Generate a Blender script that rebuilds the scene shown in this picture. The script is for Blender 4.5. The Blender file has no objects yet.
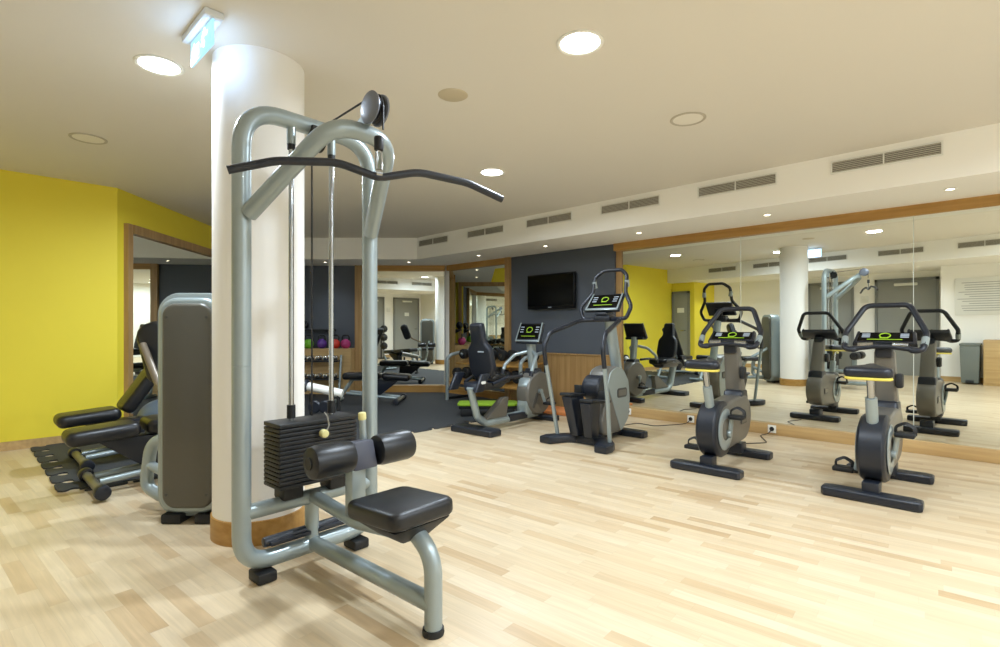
import bpy, bmesh, math, random
from mathutils import Matrix, Vector
random.seed(7)
PI = math.pi
sc = bpy.context.scene
COL = sc.collection
V = Vector

# ------------------------------------------------------------------ materials
def lin(c):
    return tuple((v / 12.92 if v <= .04045 else ((v + .055) / 1.055) ** 2.4) for v in [x / 255 for x in c])

def mat(name, rgb, rough=.5, metal=0., emit=0., noise=0., nscale=6., bump=0., bscale=200., coat=0., spec=.5):
    m = bpy.data.materials.new(name); m.use_nodes = True
    nt = m.node_tree; b = nt.nodes['Principled BSDF']
    c = lin(rgb) + (1,)
    b.inputs['Base Color'].default_value = c
    b.inputs['Roughness'].default_value = rough
    b.inputs['Metallic'].default_value = metal
    b.inputs['Coat Weight'].default_value = coat
    b.inputs['Specular IOR Level'].default_value = spec
    if emit:
        b.inputs['Emission Color'].default_value = c
        b.inputs['Emission Strength'].default_value = emit
    tc = None
    if noise or bump:
        tc = nt.nodes.new('ShaderNodeTexCoord')
    if noise:
        n = nt.nodes.new('ShaderNodeTexNoise'); n.inputs['Scale'].default_value = nscale; n.inputs['Detail'].default_value = 4
        nt.links.new(tc.outputs['Object'], n.inputs['Vector'])
        mx = nt.nodes.new('ShaderNodeMix'); mx.data_type = 'RGBA'
        mx.inputs[6].default_value = tuple(v * (1 - noise) for v in c[:3]) + (1,)
        mx.inputs[7].default_value = tuple(min(1, v * (1 + noise)) for v in c[:3]) + (1,)
        nt.links.new(n.outputs['Fac'], mx.inputs[0]); nt.links.new(mx.outputs[2], b.inputs['Base Color'])
    if bump:
        n2 = nt.nodes.new('ShaderNodeTexNoise'); n2.inputs['Scale'].default_value = bscale
        nt.links.new(tc.outputs['Object'], n2.inputs['Vector'])
        bp = nt.nodes.new('ShaderNodeBump'); bp.inputs['Strength'].default_value = bump; bp.inputs['Distance'].default_value = .002
        nt.links.new(n2.outputs['Fac'], bp.inputs['Height']); nt.links.new(bp.outputs['Normal'], b.inputs['Normal'])
    return m

def wood_mat(name, c1, c2, rough=.4, axis='X', scale=1.0):
    m = bpy.data.materials.new(name); m.use_nodes = True
    nt = m.node_tree; b = nt.nodes['Principled BSDF']; b.inputs['Roughness'].default_value = rough
    tc = nt.nodes.new('ShaderNodeTexCoord'); mp = nt.nodes.new('ShaderNodeMapping')
    s = [28, 28, 28]; s['XYZ'.index(axis)] = 1.3
    mp.inputs['Scale'].default_value = [v * scale for v in s]
    n = nt.nodes.new('ShaderNodeTexNoise'); n.inputs['Scale'].default_value = 1; n.inputs['Detail'].default_value = 5
    mx = nt.nodes.new('ShaderNodeMix'); mx.data_type = 'RGBA'
    mx.inputs[6].default_value = lin(c1) + (1,); mx.inputs[7].default_value = lin(c2) + (1,)
    cr = nt.nodes.new('ShaderNodeValToRGB'); cr.color_ramp.elements[0].position = .3; cr.color_ramp.elements[1].position = .7
    L = nt.links.new
    L(tc.outputs['Object'], mp.inputs['Vector']); L(mp.outputs['Vector'], n.inputs['Vector'])
    L(n.outputs['Fac'], cr.inputs['Fac']); L(cr.outputs['Color'], mx.inputs[0]); L(mx.outputs[2], b.inputs['Base Color'])
    return m

def floor_mat():
    m = bpy.data.materials.new('strip_parquet'); m.use_nodes = True
    nt = m.node_tree; N = nt.nodes.new; L = nt.links.new; b = nt.nodes['Principled BSDF']
    def math_(op, a, c=None):
        n = N('ShaderNodeMath'); n.operation = op
        for i, v in enumerate((a, c)):
            if v is None: continue
            if isinstance(v, (int, float)): n.inputs[i].default_value = v
            else: L(v, n.inputs[i])
        return n.outputs[0]
    tc = N('ShaderNodeTexCoord'); rot = N('ShaderNodeMapping'); rot.inputs['Rotation'].default_value = (0, 0, math.radians(-4))
    L(tc.outputs['Object'], rot.inputs['Vector'])
    sp = N('ShaderNodeSeparateXYZ'); L(rot.outputs['Vector'], sp.inputs[0])
    x, y = sp.outputs[0], sp.outputs[1]
    W, LEN = .068, .46
    yr = math_('DIVIDE', y, W); row = math_('FLOOR', yr); fy = math_('FRACT', yr)
    wn = N('ShaderNodeTexWhiteNoise'); wn.noise_dimensions = '1D'; L(row, wn.inputs['W'])
    xr = math_('ADD', math_('DIVIDE', x, LEN), math_('MULTIPLY', wn.outputs['Value'], 7.3))
    colm = math_('FLOOR', xr); fx = math_('FRACT', xr)
    cv = N('ShaderNodeCombineXYZ'); L(row, cv.inputs[0]); L(colm, cv.inputs[1])
    w2 = N('ShaderNodeTexWhiteNoise'); w2.noise_dimensions = '2D'; L(cv.outputs[0], w2.inputs['Vector'])
    ramp = N('ShaderNodeValToRGB'); e = ramp.color_ramp.elements
    e[0].position = 0; e[0].color = lin((184, 157, 120)) + (1,)
    e[1].position = 1; e[1].color = lin((210, 192, 162)) + (1,)
    for p, c in ((.07, (195, 171, 136)), (.3, (201, 180, 147)), (.7, (205, 186, 154))):
        k = e.new(p); k.color = lin(c) + (1,)
    L(w2.outputs['Value'], ramp.inputs['Fac'])
    mp = N('ShaderNodeMapping'); mp.inputs['Scale'].default_value = (3.0, 55, 1)
    L(rot.outputs['Vector'], mp.inputs['Vector'])
    ad = N('ShaderNodeVectorMath'); ad.operation = 'ADD'; L(mp.outputs['Vector'], ad.inputs[0])
    sc_ = N('ShaderNodeVectorMath'); sc_.operation = 'SCALE'; L(w2.outputs['Color'], sc_.inputs[0]); sc_.inputs['Scale'].default_value = 40
    L(sc_.outputs[0], ad.inputs[1])
    gn = N('ShaderNodeTexNoise'); gn.inputs['Scale'].default_value = 1; gn.inputs['Detail'].default_value = 4; gn.inputs['Distortion'].default_value = .8
    L(ad.outputs[0], gn.inputs['Vector'])
    g = math_('ADD', math_('MULTIPLY', gn.outputs['Fac'], .40), .80)
    def edge(f, w):
        a = math_('MINIMUM', f, math_('SUBTRACT', 1.0, f))
        return math_('GREATER_THAN', a, w)
    seam = math_('MULTIPLY', edge(fy, .012), edge(fx, .002))
    seam = math_('ADD', math_('MULTIPLY', seam, .10), .90)
    tot = math_('MULTIPLY', g, seam)
    mul = N('ShaderNodeVectorMath'); mul.operation = 'SCALE'
    L(ramp.outputs['Color'], mul.inputs[0]); L(tot, mul.inputs['Scale'])
    L(mul.outputs[0], b.inputs['Base Color'])
    rr = math_('ADD', math_('MULTIPLY', gn.outputs['Fac'], .14), .26)
    L(rr, b.inputs['Roughness'])
    return m

M = dict(
    floor=floor_mat(),
    rubber=mat('rubber_tile', (50, 53, 56), .75, noise=.25, nscale=260, bump=.3, bscale=300),
    cream=mat('cream_paint', (250, 248, 242), .7, noise=.015, nscale=2),
    ceil=mat('ceiling_paint', (226, 221, 211), .8, noise=.01, nscale=2),
    column=mat('column_paint', (242, 240, 236), .6, noise=.01, nscale=2),
    yellow=mat('yellow_paint', (240, 222, 62), .6, noise=.02, nscale=3),
    greywall=mat('slate_paint', (80, 86, 95), .6, noise=.03, nscale=3),
    doorgrey=mat('door_grey', (150, 152, 148), .45, noise=.02),
    doorframe=mat('door_frame_grey', (128, 130, 128), .45),
    wood=wood_mat('oak_x', (162, 118, 54), (186, 144, 78), .42, 'X'),
    woodz=wood_mat('oak_z', (152, 118, 72), (178, 144, 94), .42, 'Z'),
    woodpale=wood_mat('oak_pale', (182, 148, 98), (202, 170, 116), .45, 'X'),
    mirror=mat('mirror_silver', (232, 236, 230), 0., 1.),
    mirroredge=mat('mirror_edge', (205, 212, 204), .3),
    silver=mat('silver_paint', (150, 162, 164), .32, .35, coat=.3, noise=.02, nscale=30),
    chrome=mat('chrome', (176, 180, 184), .16, 1.),
    taupe=mat('taupe_plastic', (112, 109, 102), .36, .3, noise=.02, nscale=20),
    dark=mat('navy_black_plastic', (25, 30, 40), .38, noise=.06, nscale=40),
    black=mat('black_rubber', (16, 18, 21), .55, noise=.08, nscale=60),
    leather=mat('black_vinyl', (17, 19, 23), .36, noise=.08, nscale=50, bump=.15, bscale=500),
    iron=mat('black_plate', (19, 21, 24), .5, noise=.1, nscale=80),
    pulleygrey=mat('pulley_grey', (112, 117, 128), .38, .2, noise=.02),
    tvblack=mat('tv_black', (10, 11, 13), .4, spec=.25),
    plum=mat('plum_plastic', (74, 77, 90), .42, noise=.04, nscale=30),
    cable=mat('cable_black', (18, 18, 20), .5),
    screen=mat('screen_black', (6, 7, 9), .16, spec=.2),
    led=mat('green_led', (150, 190, 40), .4, emit=.12),
    ledw=mat('pale_led', (150, 160, 170), .4, emit=.25),
    white=mat('white_plastic', (236, 236, 230), .4, noise=.01),
    ytrim=mat('yellow_trim', (222, 205, 90), .5),
    lime=mat('lime_rubber', (140, 178, 34), .6, noise=.05, nscale=60),
    orange=mat('orange_foam', (214, 136, 78), .8, noise=.06, nscale=90),
    lampon=mat('lamp_on', (255, 250, 242), .5, emit=14),
    spoton=mat('spot_on', (255, 240, 212), .5, emit=14),
    ringoff=mat('ring_off', (188, 180, 164), .5, noise=.01),
    lampoff=mat('lamp_off', (238, 233, 222), .5, noise=.01),
    ventdark=mat('vent_dark', (58, 56, 52), .7),
    ventslat=mat('vent_slat', (196, 191, 178), .5),
    exitlit=mat('exit_cyan', (150, 205, 236), .4, emit=1.0),
    exitfig=mat('exit_white', (240, 250, 255), .4, emit=1.4),
    exitbox=mat('exit_box', (225, 230, 235), .4),
    bosu=mat('bosu_blue', (92, 108, 128), .35, noise=.03),
    paper=mat('paper_white', (238, 238, 232), .6, noise=.01),
    ink=mat('ink_grey', (120, 122, 120), .7),
    kgreen=mat('kb_green', (110, 180, 40), .45, noise=.03), kpurple=mat('kb_purple', (90, 50, 140), .45, noise=.03),
    kred=mat('kb_red', (205, 60, 45), .45, noise=.03), kpink=mat('kb_pink', (170, 50, 110), .45, noise=.03),
    bingrey=mat('bin_grey', (112, 118, 112), .5, noise=.02),
    badge=mat('badge_grey', (70, 70, 68), .4),
    yellowtip=mat('pin_cream', (222, 214, 150), .4),
)

# ------------------------------------------------------------------ mesh helpers
YZ = Matrix(((0, 0, 1, 0), (1, 0, 0, 0), (0, 1, 0, 0), (0, 0, 0, 1)))   # outline (y,z), thickness along x
XZ = Matrix(((1, 0, 0, 0), (0, 0, -1, 0), (0, 1, 0, 0), (0, 0, 0, 1)))  # outline (x,z), thickness along y
def T(x, y, z): return Matrix.Translation((x, y, z))
def R(deg, ax): return Matrix.Rotation(math.radians(deg), 4, ax)

def fillet(pts, rad, n=6, closed=False):
    P = [V(p) for p in pts]; out = []; k = len(P)
    for i, p in enumerate(P):
        r = rad[i] if isinstance(rad, (list, tuple)) else rad
        if (not closed and i in (0, k - 1)) or r <= 0: out.append(p); continue
        a, b = P[i - 1] - p, P[(i + 1) % k] - p
        la, lb = a.length, b.length
        a.normalize(); b.normalize(); ang = a.angle(b)
        if ang > PI - .02: out.append(p); continue
        t = min(r / math.tan(ang / 2), la * .49, lb * .49)
        p0, p2 = p + a * t, p + b * t
        for j in range(n + 1):
            u = j / n
            out.append(p0 * (1 - u) ** 2 + p * 2 * u * (1 - u) + p2 * u * u)
    return out

def arc(cx, cy, r, a0, a1, n):
    return [(cx + r * math.cos(math.radians(a0 + (a1 - a0) * i / n)), cy + r * math.sin(math.radians(a0 + (a1 - a0) * i / n))) for i in range(n + 1)]

def rrect(w, h, r, n=5):
    o = []
    for sx, sy, a in ((1, 1, 0), (-1, 1, 90), (-1, -1, 180), (1, -1, 270)):
        o += arc(sx * (w / 2 - r), sy * (h / 2 - r), r, a, a + 90, n)
    return o

def hull2(pts):
    pts = sorted(set((round(a, 5), round(b, 5)) for a, b in pts))
    def half(ps):
        h = []
        for p in ps:
            while len(h) > 1 and (h[-1][0] - h[-2][0]) * (p[1] - h[-2][1]) - (h[-1][1] - h[-2][1]) * (p[0] - h[-2][0]) <= 0: h.pop()
            h.append(p)
        return h
    a, b = half(pts), half(pts[::-1])
    return a[:-1] + b[:-1]

class MB:
    def __init__(s): s.bm = bmesh.new()
    def _merge(s, b, mx=None):
        if mx is not None: bmesh.ops.transform(b, matrix=mx, verts=b.verts)
        mp = {v: s.bm.verts.new(v.co) for v in b.verts}
        for f in b.faces:
            try: s.bm.faces.new([mp[v] for v in f.verts])
            except ValueError: pass
        b.free(); return s
    def box(s, c, d, bev=0., seg=2, mx=None):
        b = bmesh.new(); bmesh.ops.create_cube(b, size=1)
        bmesh.ops.scale(b, vec=d, verts=b.verts)
        if bev: bmesh.ops.bevel(b, geom=b.edges[:], offset=min(bev, min(d) * .49), segments=seg, affect='EDGES', profile=.5)
        bmesh.ops.translate(b, vec=c, verts=b.verts)
        return s._merge(b, mx)
    def hexa(s, bot, top, bev=0., seg=2, mx=None):
        b = bmesh.new(); v = [b.verts.new(p) for p in list(bot) + list(top)]
        n = len(bot)
        b.faces.new(v[:n][::-1]); b.faces.new(v[n:])
        for i in range(n): b.faces.new((v[i], v[(i + 1) % n], v[n + (i + 1) % n], v[n + i]))
        bmesh.ops.recalc_face_normals(b, faces=b.faces)
        if bev: bmesh.ops.bevel(b, geom=b.edges[:], offset=bev, segments=seg, affect='EDGES', profile=.5)
        return s._merge(b, mx)
    def prism(s, pts, d, bev=0., seg=2, mx=None):
        b = bmesh.new()
        lo = [b.verts.new((p[0], p[1], -d / 2)) for p in pts]; hi = [b.verts.new((p[0], p[1], d / 2)) for p in pts]
        n = len(pts); fb = b.faces.new(lo[::-1]); ft = b.faces.new(hi)
        for i in range(n): b.faces.new((lo[i], lo[(i + 1) % n], hi[(i + 1) % n], hi[i]))
        bmesh.ops.recalc_face_normals(b, faces=b.faces)
        if bev:
            es = list(set(list(fb.edges) + list(ft.edges)))
            bmesh.ops.bevel(b, geom=es, offset=bev, segments=seg, affect='EDGES', profile=.5, clamp_overlap=True)
        return s._merge(b, mx)
    def tube(s, pts, r, n=12, closed=False, fil=0., fn=6, sq=None, mx=None):
        P = fillet(pts, fil, fn, closed) if fil else [V(p) for p in pts]
        k = len(P); b = bmesh.new(); rings = []
        def tan(i):
            if closed: return (P[(i + 1) % k] - P[i - 1]).normalized()
            return (P[min(i + 1, k - 1)] - P[max(i - 1, 0)]).normalized()
        t0 = tan(0); nrm = t0.orthogonal().normalized()
        if abs(t0.z) < .9: nrm = (V((0, 0, 1)) - t0 * t0.z).normalized()
        for i in range(k):
            t = tan(i)
            nrm = (nrm - t * nrm.dot(t)).normalized(); bn = t.cross(nrm)
            rr = r[min(i, len(r) - 1)] if isinstance(r, (list, tuple)) else r
            a_, b_ = sq if sq else (1, 1)
            rings.append([b.verts.new(P[i] + nrm * (rr * a_ * math.cos(2 * PI * j / n)) + bn * (rr * b_ * math.sin(2 * PI * j / n))) for j in range(n)])
        for i in range(k if closed else k - 1):
            q, w = rings[i], rings[(i + 1) % k]
            for j in range(n): b.faces.new((q[j], q[(j + 1) % n], w[(j + 1) % n], w[j]))
        if not closed: b.faces.new(rings[0][::-1]); b.faces.new(rings[-1])
        return s._merge(b, mx)
    def cyl(s, p0, p1, r, n=20, bev=0.):
        p0, p1 = V(p0), V(p1); d = p1 - p0; h = d.length
        if bev:
            prof = [(0, 0), (r - bev, 0), (r - bev * .3, bev * .3), (r, bev), (r, h - bev), (r - bev * .3, h - bev * .3), (r - bev, h), (0, h)]
        else: prof = [(0, 0), (r, 0), (r, h), (0, h)]
        q = V((0, 0, 1)).rotation_difference(d.normalized()).to_matrix().to_4x4()
        return s.lathe(prof, n, Matrix.Translation(p0) @ q)
    def lathe(s, prof, n=24, mx=None):
        b = bmesh.new(); rings = []
        for r, z in prof:
            if r < 1e-6: rings.append([b.verts.new((0, 0, z))])
            else: rings.append([b.verts.new((r * math.cos(2 * PI * j / n), r * math.sin(2 * PI * j / n), z)) for j in range(n)])
        for a, c in zip(rings, rings[1:]):
            for j in range(n):
                if len(a) == 1 and len(c) == 1: continue
                if len(a) == 1: b.faces.new((a[0], c[j], c[(j + 1) % n]))
                elif len(c) == 1: b.faces.new((a[j], a[(j + 1) % n], c[0]))
                else: b.faces.new((a[j], a[(j + 1) % n], c[(j + 1) % n], c[j]))
        bmesh.ops.recalc_face_normals(b, faces=b.faces)
        return s._merge(b, mx)
    def ell(s, c, r, mx=None, u=20, v=12):
        b = bmesh.new(); bmesh.ops.create_uvsphere(b, u_segments=u, v_segments=v, radius=1)
        bmesh.ops.scale(b, vec=r, verts=b.verts); bmesh.ops.translate(b, vec=c, verts=b.verts)
        return s._merge(b, mx)
    def build(s, name, m, parent=None, loc=None, rotz=0, sharp=38):
        bm = s.bm
        bmesh.ops.recalc_face_normals(bm, faces=bm.faces)
        ca = math.radians(sharp)
        for f in bm.faces: f.smooth = True
        for e in bm.edges:
            e.smooth = (len(e.link_faces) == 2 and e.calc_face_angle(0) < ca)
        me = bpy.data.meshes.new(name); bm.to_mesh(me); bm.free()
        me.materials.append(M[m] if isinstance(m, str) else m)
        o = bpy.data.objects.new(name, me); COL.objects.link(o)
        if parent is not None: o.parent = parent
        if loc is not None: o.location = loc
        if rotz: o.rotation_euler = (0, 0, rotz)
        return o

def tag(o, label=None, cat=None, group=None, kind=None):
    if label: o['label'] = label
    if cat: o['category'] = cat
    if group: o['group'] = group
    if kind: o['kind'] = kind
    return o
def thing(name, label, cat, loc=(0, 0, 0), rotz=0., group=None):
    o = bpy.data.objects.new(name, None); COL.objects.link(o)
    o.location = loc; o.rotation_euler = (0, 0, rotz); o.empty_display_size = .1
    return tag(o, label, cat, group)
def dup(root, loc, rotz, label=None, group=None):
    def cp(o, par):
        c = o.copy(); COL.objects.link(c); c.parent = par
        for ch in list(o.children): cp(ch, c)
        return c
    r = cp(root, None); r.location = loc; r.rotation_euler = (0, 0, rotz)
    if label: r['label'] = label
    if group: r['group'] = group
    return r
def struct(name, mb, m, label, cat='wall'):
    return tag(mb.build(name, m), label, cat, kind='structure')

# ------------------------------------------------------------------ camera and frames
H = 1.17
YAW = math.radians(43.765)
FW = V((-math.sin(YAW), math.cos(YAW), 0)); RT = V((math.cos(YAW), math.sin(YAW), 0))
def D(lat, dep, z=0.): # a point by distance along the diagonal of the room (the chamfered end is square to it)
    p = FW * dep + RT * lat; return V((p.x, p.y, z))
cam = bpy.data.cameras.new('camera'); co = bpy.data.objects.new('camera', cam); COL.objects.link(co)
co.location = (0, 0, H); co.rotation_euler = (PI / 2, 0, YAW)
cam.sensor_width = 36; cam.lens = 36 * .522; cam.shift_y = .0055; cam.clip_start = .05; cam.clip_end = 100
sc.camera = co

HC, HS = 2.70, 2.34         # ceiling, soffit
YM = 6.31                   # mirror face
CORNER = (-7.39, 6.30)
P0 = D(-4.15, 5.66); P1 = D(-4.43, 9.65)
YL = -6.912; YB = -2.35; YC = -1.10; YR = -1.40

# ------------------------------------------------------------------ setting
def slab(pts, z0, z1): return MB().prism(pts, z1 - z0, mx=T(0, 0, (z0 + z1) / 2))
def seg(p, q, z0, z1, t, side=1):   # a wall from p to q, thickness t to its left (side=1) or right
    p, q = V((p[0], p[1])), V((q[0], q[1])); d = (q - p).normalized(); n = V((-d.y, d.x)) * t * side
    return slab([tuple(p), tuple(q), tuple(q + n), tuple(p + n)], z0, z1)

struct('floor', slab([(3.2, -2.6), (3.2, 6.6), (-11, 7), (-11, -2.6)], -.1, 0), 'floor', 'pale strip parquet floor', 'floor')
struct('ceiling', slab([(3.2, -2.6), (3.2, 6.6), (-11, 7), (-11, -2.6)], HC, HC + .1), 'ceil', 'plain beige ceiling', 'ceiling')
struct('wall_mirror_side', seg((3.1, YM + .115), (-3.83, YM + .115), 0, HC, .1, -1), 'cream', 'wall behind the big mirror')
struct('wall_television_side', seg((-3.83, 6.28), (-5.80, 6.28), 0, HC, .1, -1), 'greywall', 'slate grey wall carrying the television')
struct('wall_mirror_corner', seg((-5.80, 6.32), (-7.5, 6.32), 0, HC, .1, -1), 'cream', 'wall behind the narrow corner mirror')
a, b = D(-.95, 9.80), D(-2.62, 9.80)
struct('wall_end_mirror', seg(a, b, 0, HC, .1, -1), 'cream', 'wall behind the end mirror')
a, b = D(-2.60, 9.65), D(-4.6, 9.65)
struct('wall_end', seg(a, b, 0, HC, .1, -1), 'greywall', 'slate grey end wall behind the dumbbell rack')
struct('wall_chamfer', seg(P1, P0, 0, HC, .1, -1), 'yellow', 'yellow angled wall holding the left mirror')
struct('wall_left', seg((YL, P0.y), (YL, YC), 0, HC, .1, -1), 'yellow', 'bright yellow left wall')
struct('wall_front', seg((-6.3, YB), (-1.1, YB), 0, HC, .1, -1), 'cream', 'cream recessed wall with the grey doors, opposite the big mirror')
struct('wall_front_right', slab([(-1.17, YR), (3.1, YR), (3.1, YB - .1), (-1.17, YB - .1)], 0, HC), 'cream', 'cream wall carrying the white notice')
struct('wall_front_corner', slab([(-7.0, YC), (-6.27, YC), (-6.27, YB - .1), (-7.0, YB - .1)], 0, HC), 'yellow', 'yellow wall end around the small grey door')
struct('wall_right', seg((3.0, -1.5), (3.0, 6.4), 0, HC, .1, -1), 'cream', 'cream side wall')

BK = D(-1.393, 8.76)
bl = D(-4.40, 8.76)
c1 = D(-4.52, 9.85); c2 = D(-.95, 9.85)
struct('ceiling_bulkhead', slab([(3.05, 5.36), (BK.x, BK.y), tuple(bl.xy), tuple(c1.xy), tuple(c2.xy), (-7.3, 6.45), (3.05, 6.45)], HS, HC), 'cream', 'cream dropped bulkhead above the big mirror', 'ceiling')
OPB = [(-6.95, -.85), (-1.8, .06), (.3, .42), (3.05, .6)]
struct('ceiling_bulkhead_front', slab([OPB[0], (-6.95, -2.42), (3.05, -2.42), OPB[3], OPB[2], OPB[1]], HS, HC), 'cream', 'cream dropped bulkhead above the grey doors', 'ceiling')

# column
C0 = (-3.123, 1.231)
struct('column', MB().lathe([(0, 0), (.245, 0), (.245, HC), (0, HC)], 64, T(*C0, 0)), 'column', 'round white column', 'column')
struct('trim_1', MB().lathe([(.250, .0), (.253, .0), (.253, .128), (.245, .131)], 64, T(*C0, 0)), 'wood', 'oak skirting ring round the column', 'skirting')

# oak trims round the mirrors
struct('trim_2', MB().box(((3.0 - 3.83) / 2, 6.33, 2.29), (6.83, .16, .10)), 'wood', 'oak beam above the big mirror', 'trim')
struct('trim_3', MB().box((-3.785, 6.365, 1.18), (.085, .11, 2.12)), 'woodz', 'oak post left of the big mirror', 'trim')
struct('baseboard_mirror', MB().box(((3.0 - 3.83) / 2, 6.335, .06), (6.83, .17, .12), .004), 'woodpale', 'oak skirting under the big mirror', 'skirting')
struct('trim_4', MB().box((-5.81, 6.275, 1.17), (.10, .10, 2.34)), 'woodz', 'oak post between corner mirror and grey wall', 'trim')
struct('trim_5', MB().box((-6.6, 6.285, 2.29), (1.5, .07, .10)), 'wood', 'oak beam above the corner mirror', 'trim')
struct('baseboard_corner', MB().box((-6.6, 6.285, .06), (1.5, .07, .12)), 'wood', 'oak skirting under the corner mirror', 'skirting')
ry = YAW
def lbox(name, lat0, lat1, d0, d1, z0, z1, m, label, cat, bev=0):
    mb = MB().box(((lat0 + lat1) / 2, (d0 + d1) / 2, (z0 + z1) / 2), (lat1 - lat0, d1 - d0, z1 - z0), bev)
    o = mb.build(name, m); o.rotation_euler = (0, 0, ry); return tag(o, label, cat, kind='structure')
lbox('trim_6', -2.665, -2.55, 9.58, 9.70, 0, 2.34, 'woodz', 'oak post between grey wall and end mirror', 'trim')
lbox('trim_7', -2.55, -1.02, 9.60, 9.70, 2.24, 2.34, 'wood', 'oak beam above the end mirror', 'trim')
lbox('baseboard_end', -2.55, -1.00, 9.58, 9.68, 0, .13, 'wood', 'oak skirting under the end mirror', 'skirting')
lbox('trim_8', -4.42, -2.665, 9.30, 9.66, 0, .82, 'woodpale', 'oak panelled ledge along the end wall', 'panelling')
struct('trim_9', MB().box((-4.79, 6.27, .405), (1.93, .03, .81)).box((-4.79, 6.262, .80), (1.93, .05, .02), .003), 'woodz', 'oak panelling under the television', 'panelling')
struct('baseboard_left', seg((YL + .012, 1.2), (YL + .012, YC), 0, .085, .014, 1), 'woodpale', 'pale skirting along the yellow wall', 'skirting')
struct('baseboard_front', MB().box(((-6.27 - 3.86) / 2, YB + .012, .05), (2.41, .024, .10)).box(((-2.86 - 2.46) / 2, YB + .012, .05), (.40, .024, .10)), 'woodpale', 'oak skirting beside the grey doors', 'skirting')
struct('baseboard_front_right', MB().box(((-1.17 + 3) / 2, YR + .012, .05), (4.17, .024, .10)), 'woodpale', 'oak skirting under the white notice', 'skirting')

# mirror panes
TILT = math.radians(.4); EY = 1.6; MYAW = math.radians(-1.1)
def pane(name, w, h, loc, rotz, label, tilt=0., group='panes of the big wall mirror'):
    mb = MB().box((w / 2, .005, h / 2), (w - .006, .01, h))
    o = mb.build(name, 'mirror')
    MB().box((w, .004, h / 2), (.006, .012, h)).build('edge_strip', 'mirroredge', o); o.location = loc; o.rotation_euler = (tilt, 0, rotz)
    return tag(o, label, 'mirror', group)
xs = [-3.74, -2.17, -.59, .99]
for i, lb in enumerate(['big wall mirror pane beside the television wall, behind the stair climber',
                        'middle big wall mirror pane with the white column reflected in it',
                        'right big wall mirror pane reflecting grey door and white notice board']):
    pane('wall_mirror', xs[i + 1] - xs[i], 2.12, (xs[i], YM + .02 + (xs[i] + 3.0) * math.tan(MYAW), .12), MYAW, lb, TILT)
pane('wall_mirror', 1.47, 2.12, (-7.33, 6.298, .12), 0, 'narrow corner mirror behind the dumbbell rack, left of television wall', 0, 'other wall mirrors')
p = D(-2.55, 9.655); pane('wall_mirror', 1.52, 2.12, (p.x, p.y, .12), ry + math.radians(EY), 'end wall mirror in the far corner behind the benches', TILT, 'other wall mirrors')
# left mirror with frame on the chamfer wall
cd = (P1 - P0).normalized(); ang = math.atan2(cd.y, cd.x); ln = (P1 - P0).length
wl = thing('wall_mirror', 'oak framed mirror on the angled yellow wall, left of the column', 'mirror', (P0.x, P0.y, 0), ang, 'other wall mirrors')
fr = MB().box((.15, -.025, 1.17), (.085, .05, 2.34)).box((ln / 2 + .05, -.03, 2.29), (ln - .3, .06, .10)).box((ln / 2 + .05, -.03, .07), (ln - .3, .06, .14)).box((ln - .12, -.03, 1.17), (.08, .06, 2.34))
fr.build('frame', 'woodz', wl)
MB().box((ln / 2, -.012, 1.19), (ln - .4, .012, 2.12)).build('glass', 'mirror', wl)

# ------------------------------------------------------------------ rubber mat with jigsaw edges
def jig_edge(p, q, n, out, dep):
    # finger-shaped tabs along p->q pointing along out
    p, q, out = V(p), V(q), V(out); res = []; d = (q - p) / n; s = d.length; t = d.normalized()
    for i in range(n):
        o = p + d * i
        for u, v in ((.0, 0), (.13, 0), (.19, .2), (.17, .4), (.06, .6), (.06, .8), (.16, .97), (.5, 1.0), (.84, .97), (.94, .8), (.94, .6), (.83, .4), (.81, .2), (.87, 0)):
            res.append(tuple(o + t * (s * u) + out * (dep * v)))
    return res
MX, MY = -4.83, .63
outl = jig_edge((-6.88, MY), (MX, MY), 7, (0, -1), .125) + jig_edge((MX, MY), (MX, 6.20), 19, (1, 0), .08)
a1 = D(-1.05, 9.56); a2 = D(-4.40, 9.28); a3 = P0 + RT * .02
rub = MB().prism(outl + [(MX, 6.20), (-7.2, 6.20), (a1.x, a1.y), tuple(D(-2.7, 9.56).xy), tuple(D(-2.72, 9.28).xy), (a2.x, a2.y), (a3.x + .03, a3.y + .05), (-6.88, 1.2)], .012, mx=T(0, 0, .006))
tag(rub.build('rubber_floor_mat', 'rubber'), 'black rubber floor mat with jigsaw tabs along its edge', 'mat')
RZ = .012

# ------------------------------------------------------------------ doors, notice, cabinet on the wall opposite
def door(n, x0, x1, label, sign=False, closer=True, zt=2.14, y=None):
    t = thing('door_%d' % n, label, 'door', ((x0 + x1) / 2, YB if y is None else y, 0)); t['kind'] = 'structure'
    w = x1 - x0
    MB().box((0, .02, zt / 2), (w - .1, .04, zt), .004).build('leaf', 'doorgrey', t)
    MB().box((-w / 2 + .025, .03, zt / 2 + .03), (.05, .06, zt + .06)).box((w / 2 - .025, .03, zt / 2 + .03), (.05, .06, zt + .06)).box((0, .03, zt + .03), (w, .06, .06)).build('door_frame', 'doorframe', t)
    MB().tube([(w / 2 - .12, .04, 1.03), (w / 2 - .12, .09, 1.03), (w / 2 - .24, .09, 1.03)], .01, 8, fil=.02).build('handle', 'chrome', t)
    if closer: MB().box((0, .07, zt - .08), (.42, .06, .06), .01).build('door_closer', 'white', t)
    if sign: MB().box((0, .043, 1.58), (.2, .004, .13)).build('notice', 'paper', t)
door(1, -6.89, -6.39, 'narrow grey door set in the yellow wall end', True, False, 2.04, YC)
door(2, -3.85, -2.87, 'grey door in the cream wall, left of the light switches')
door(3, -2.45, -1.29, 'wide grey door with a small white notice, right of the light switches', True)
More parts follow.
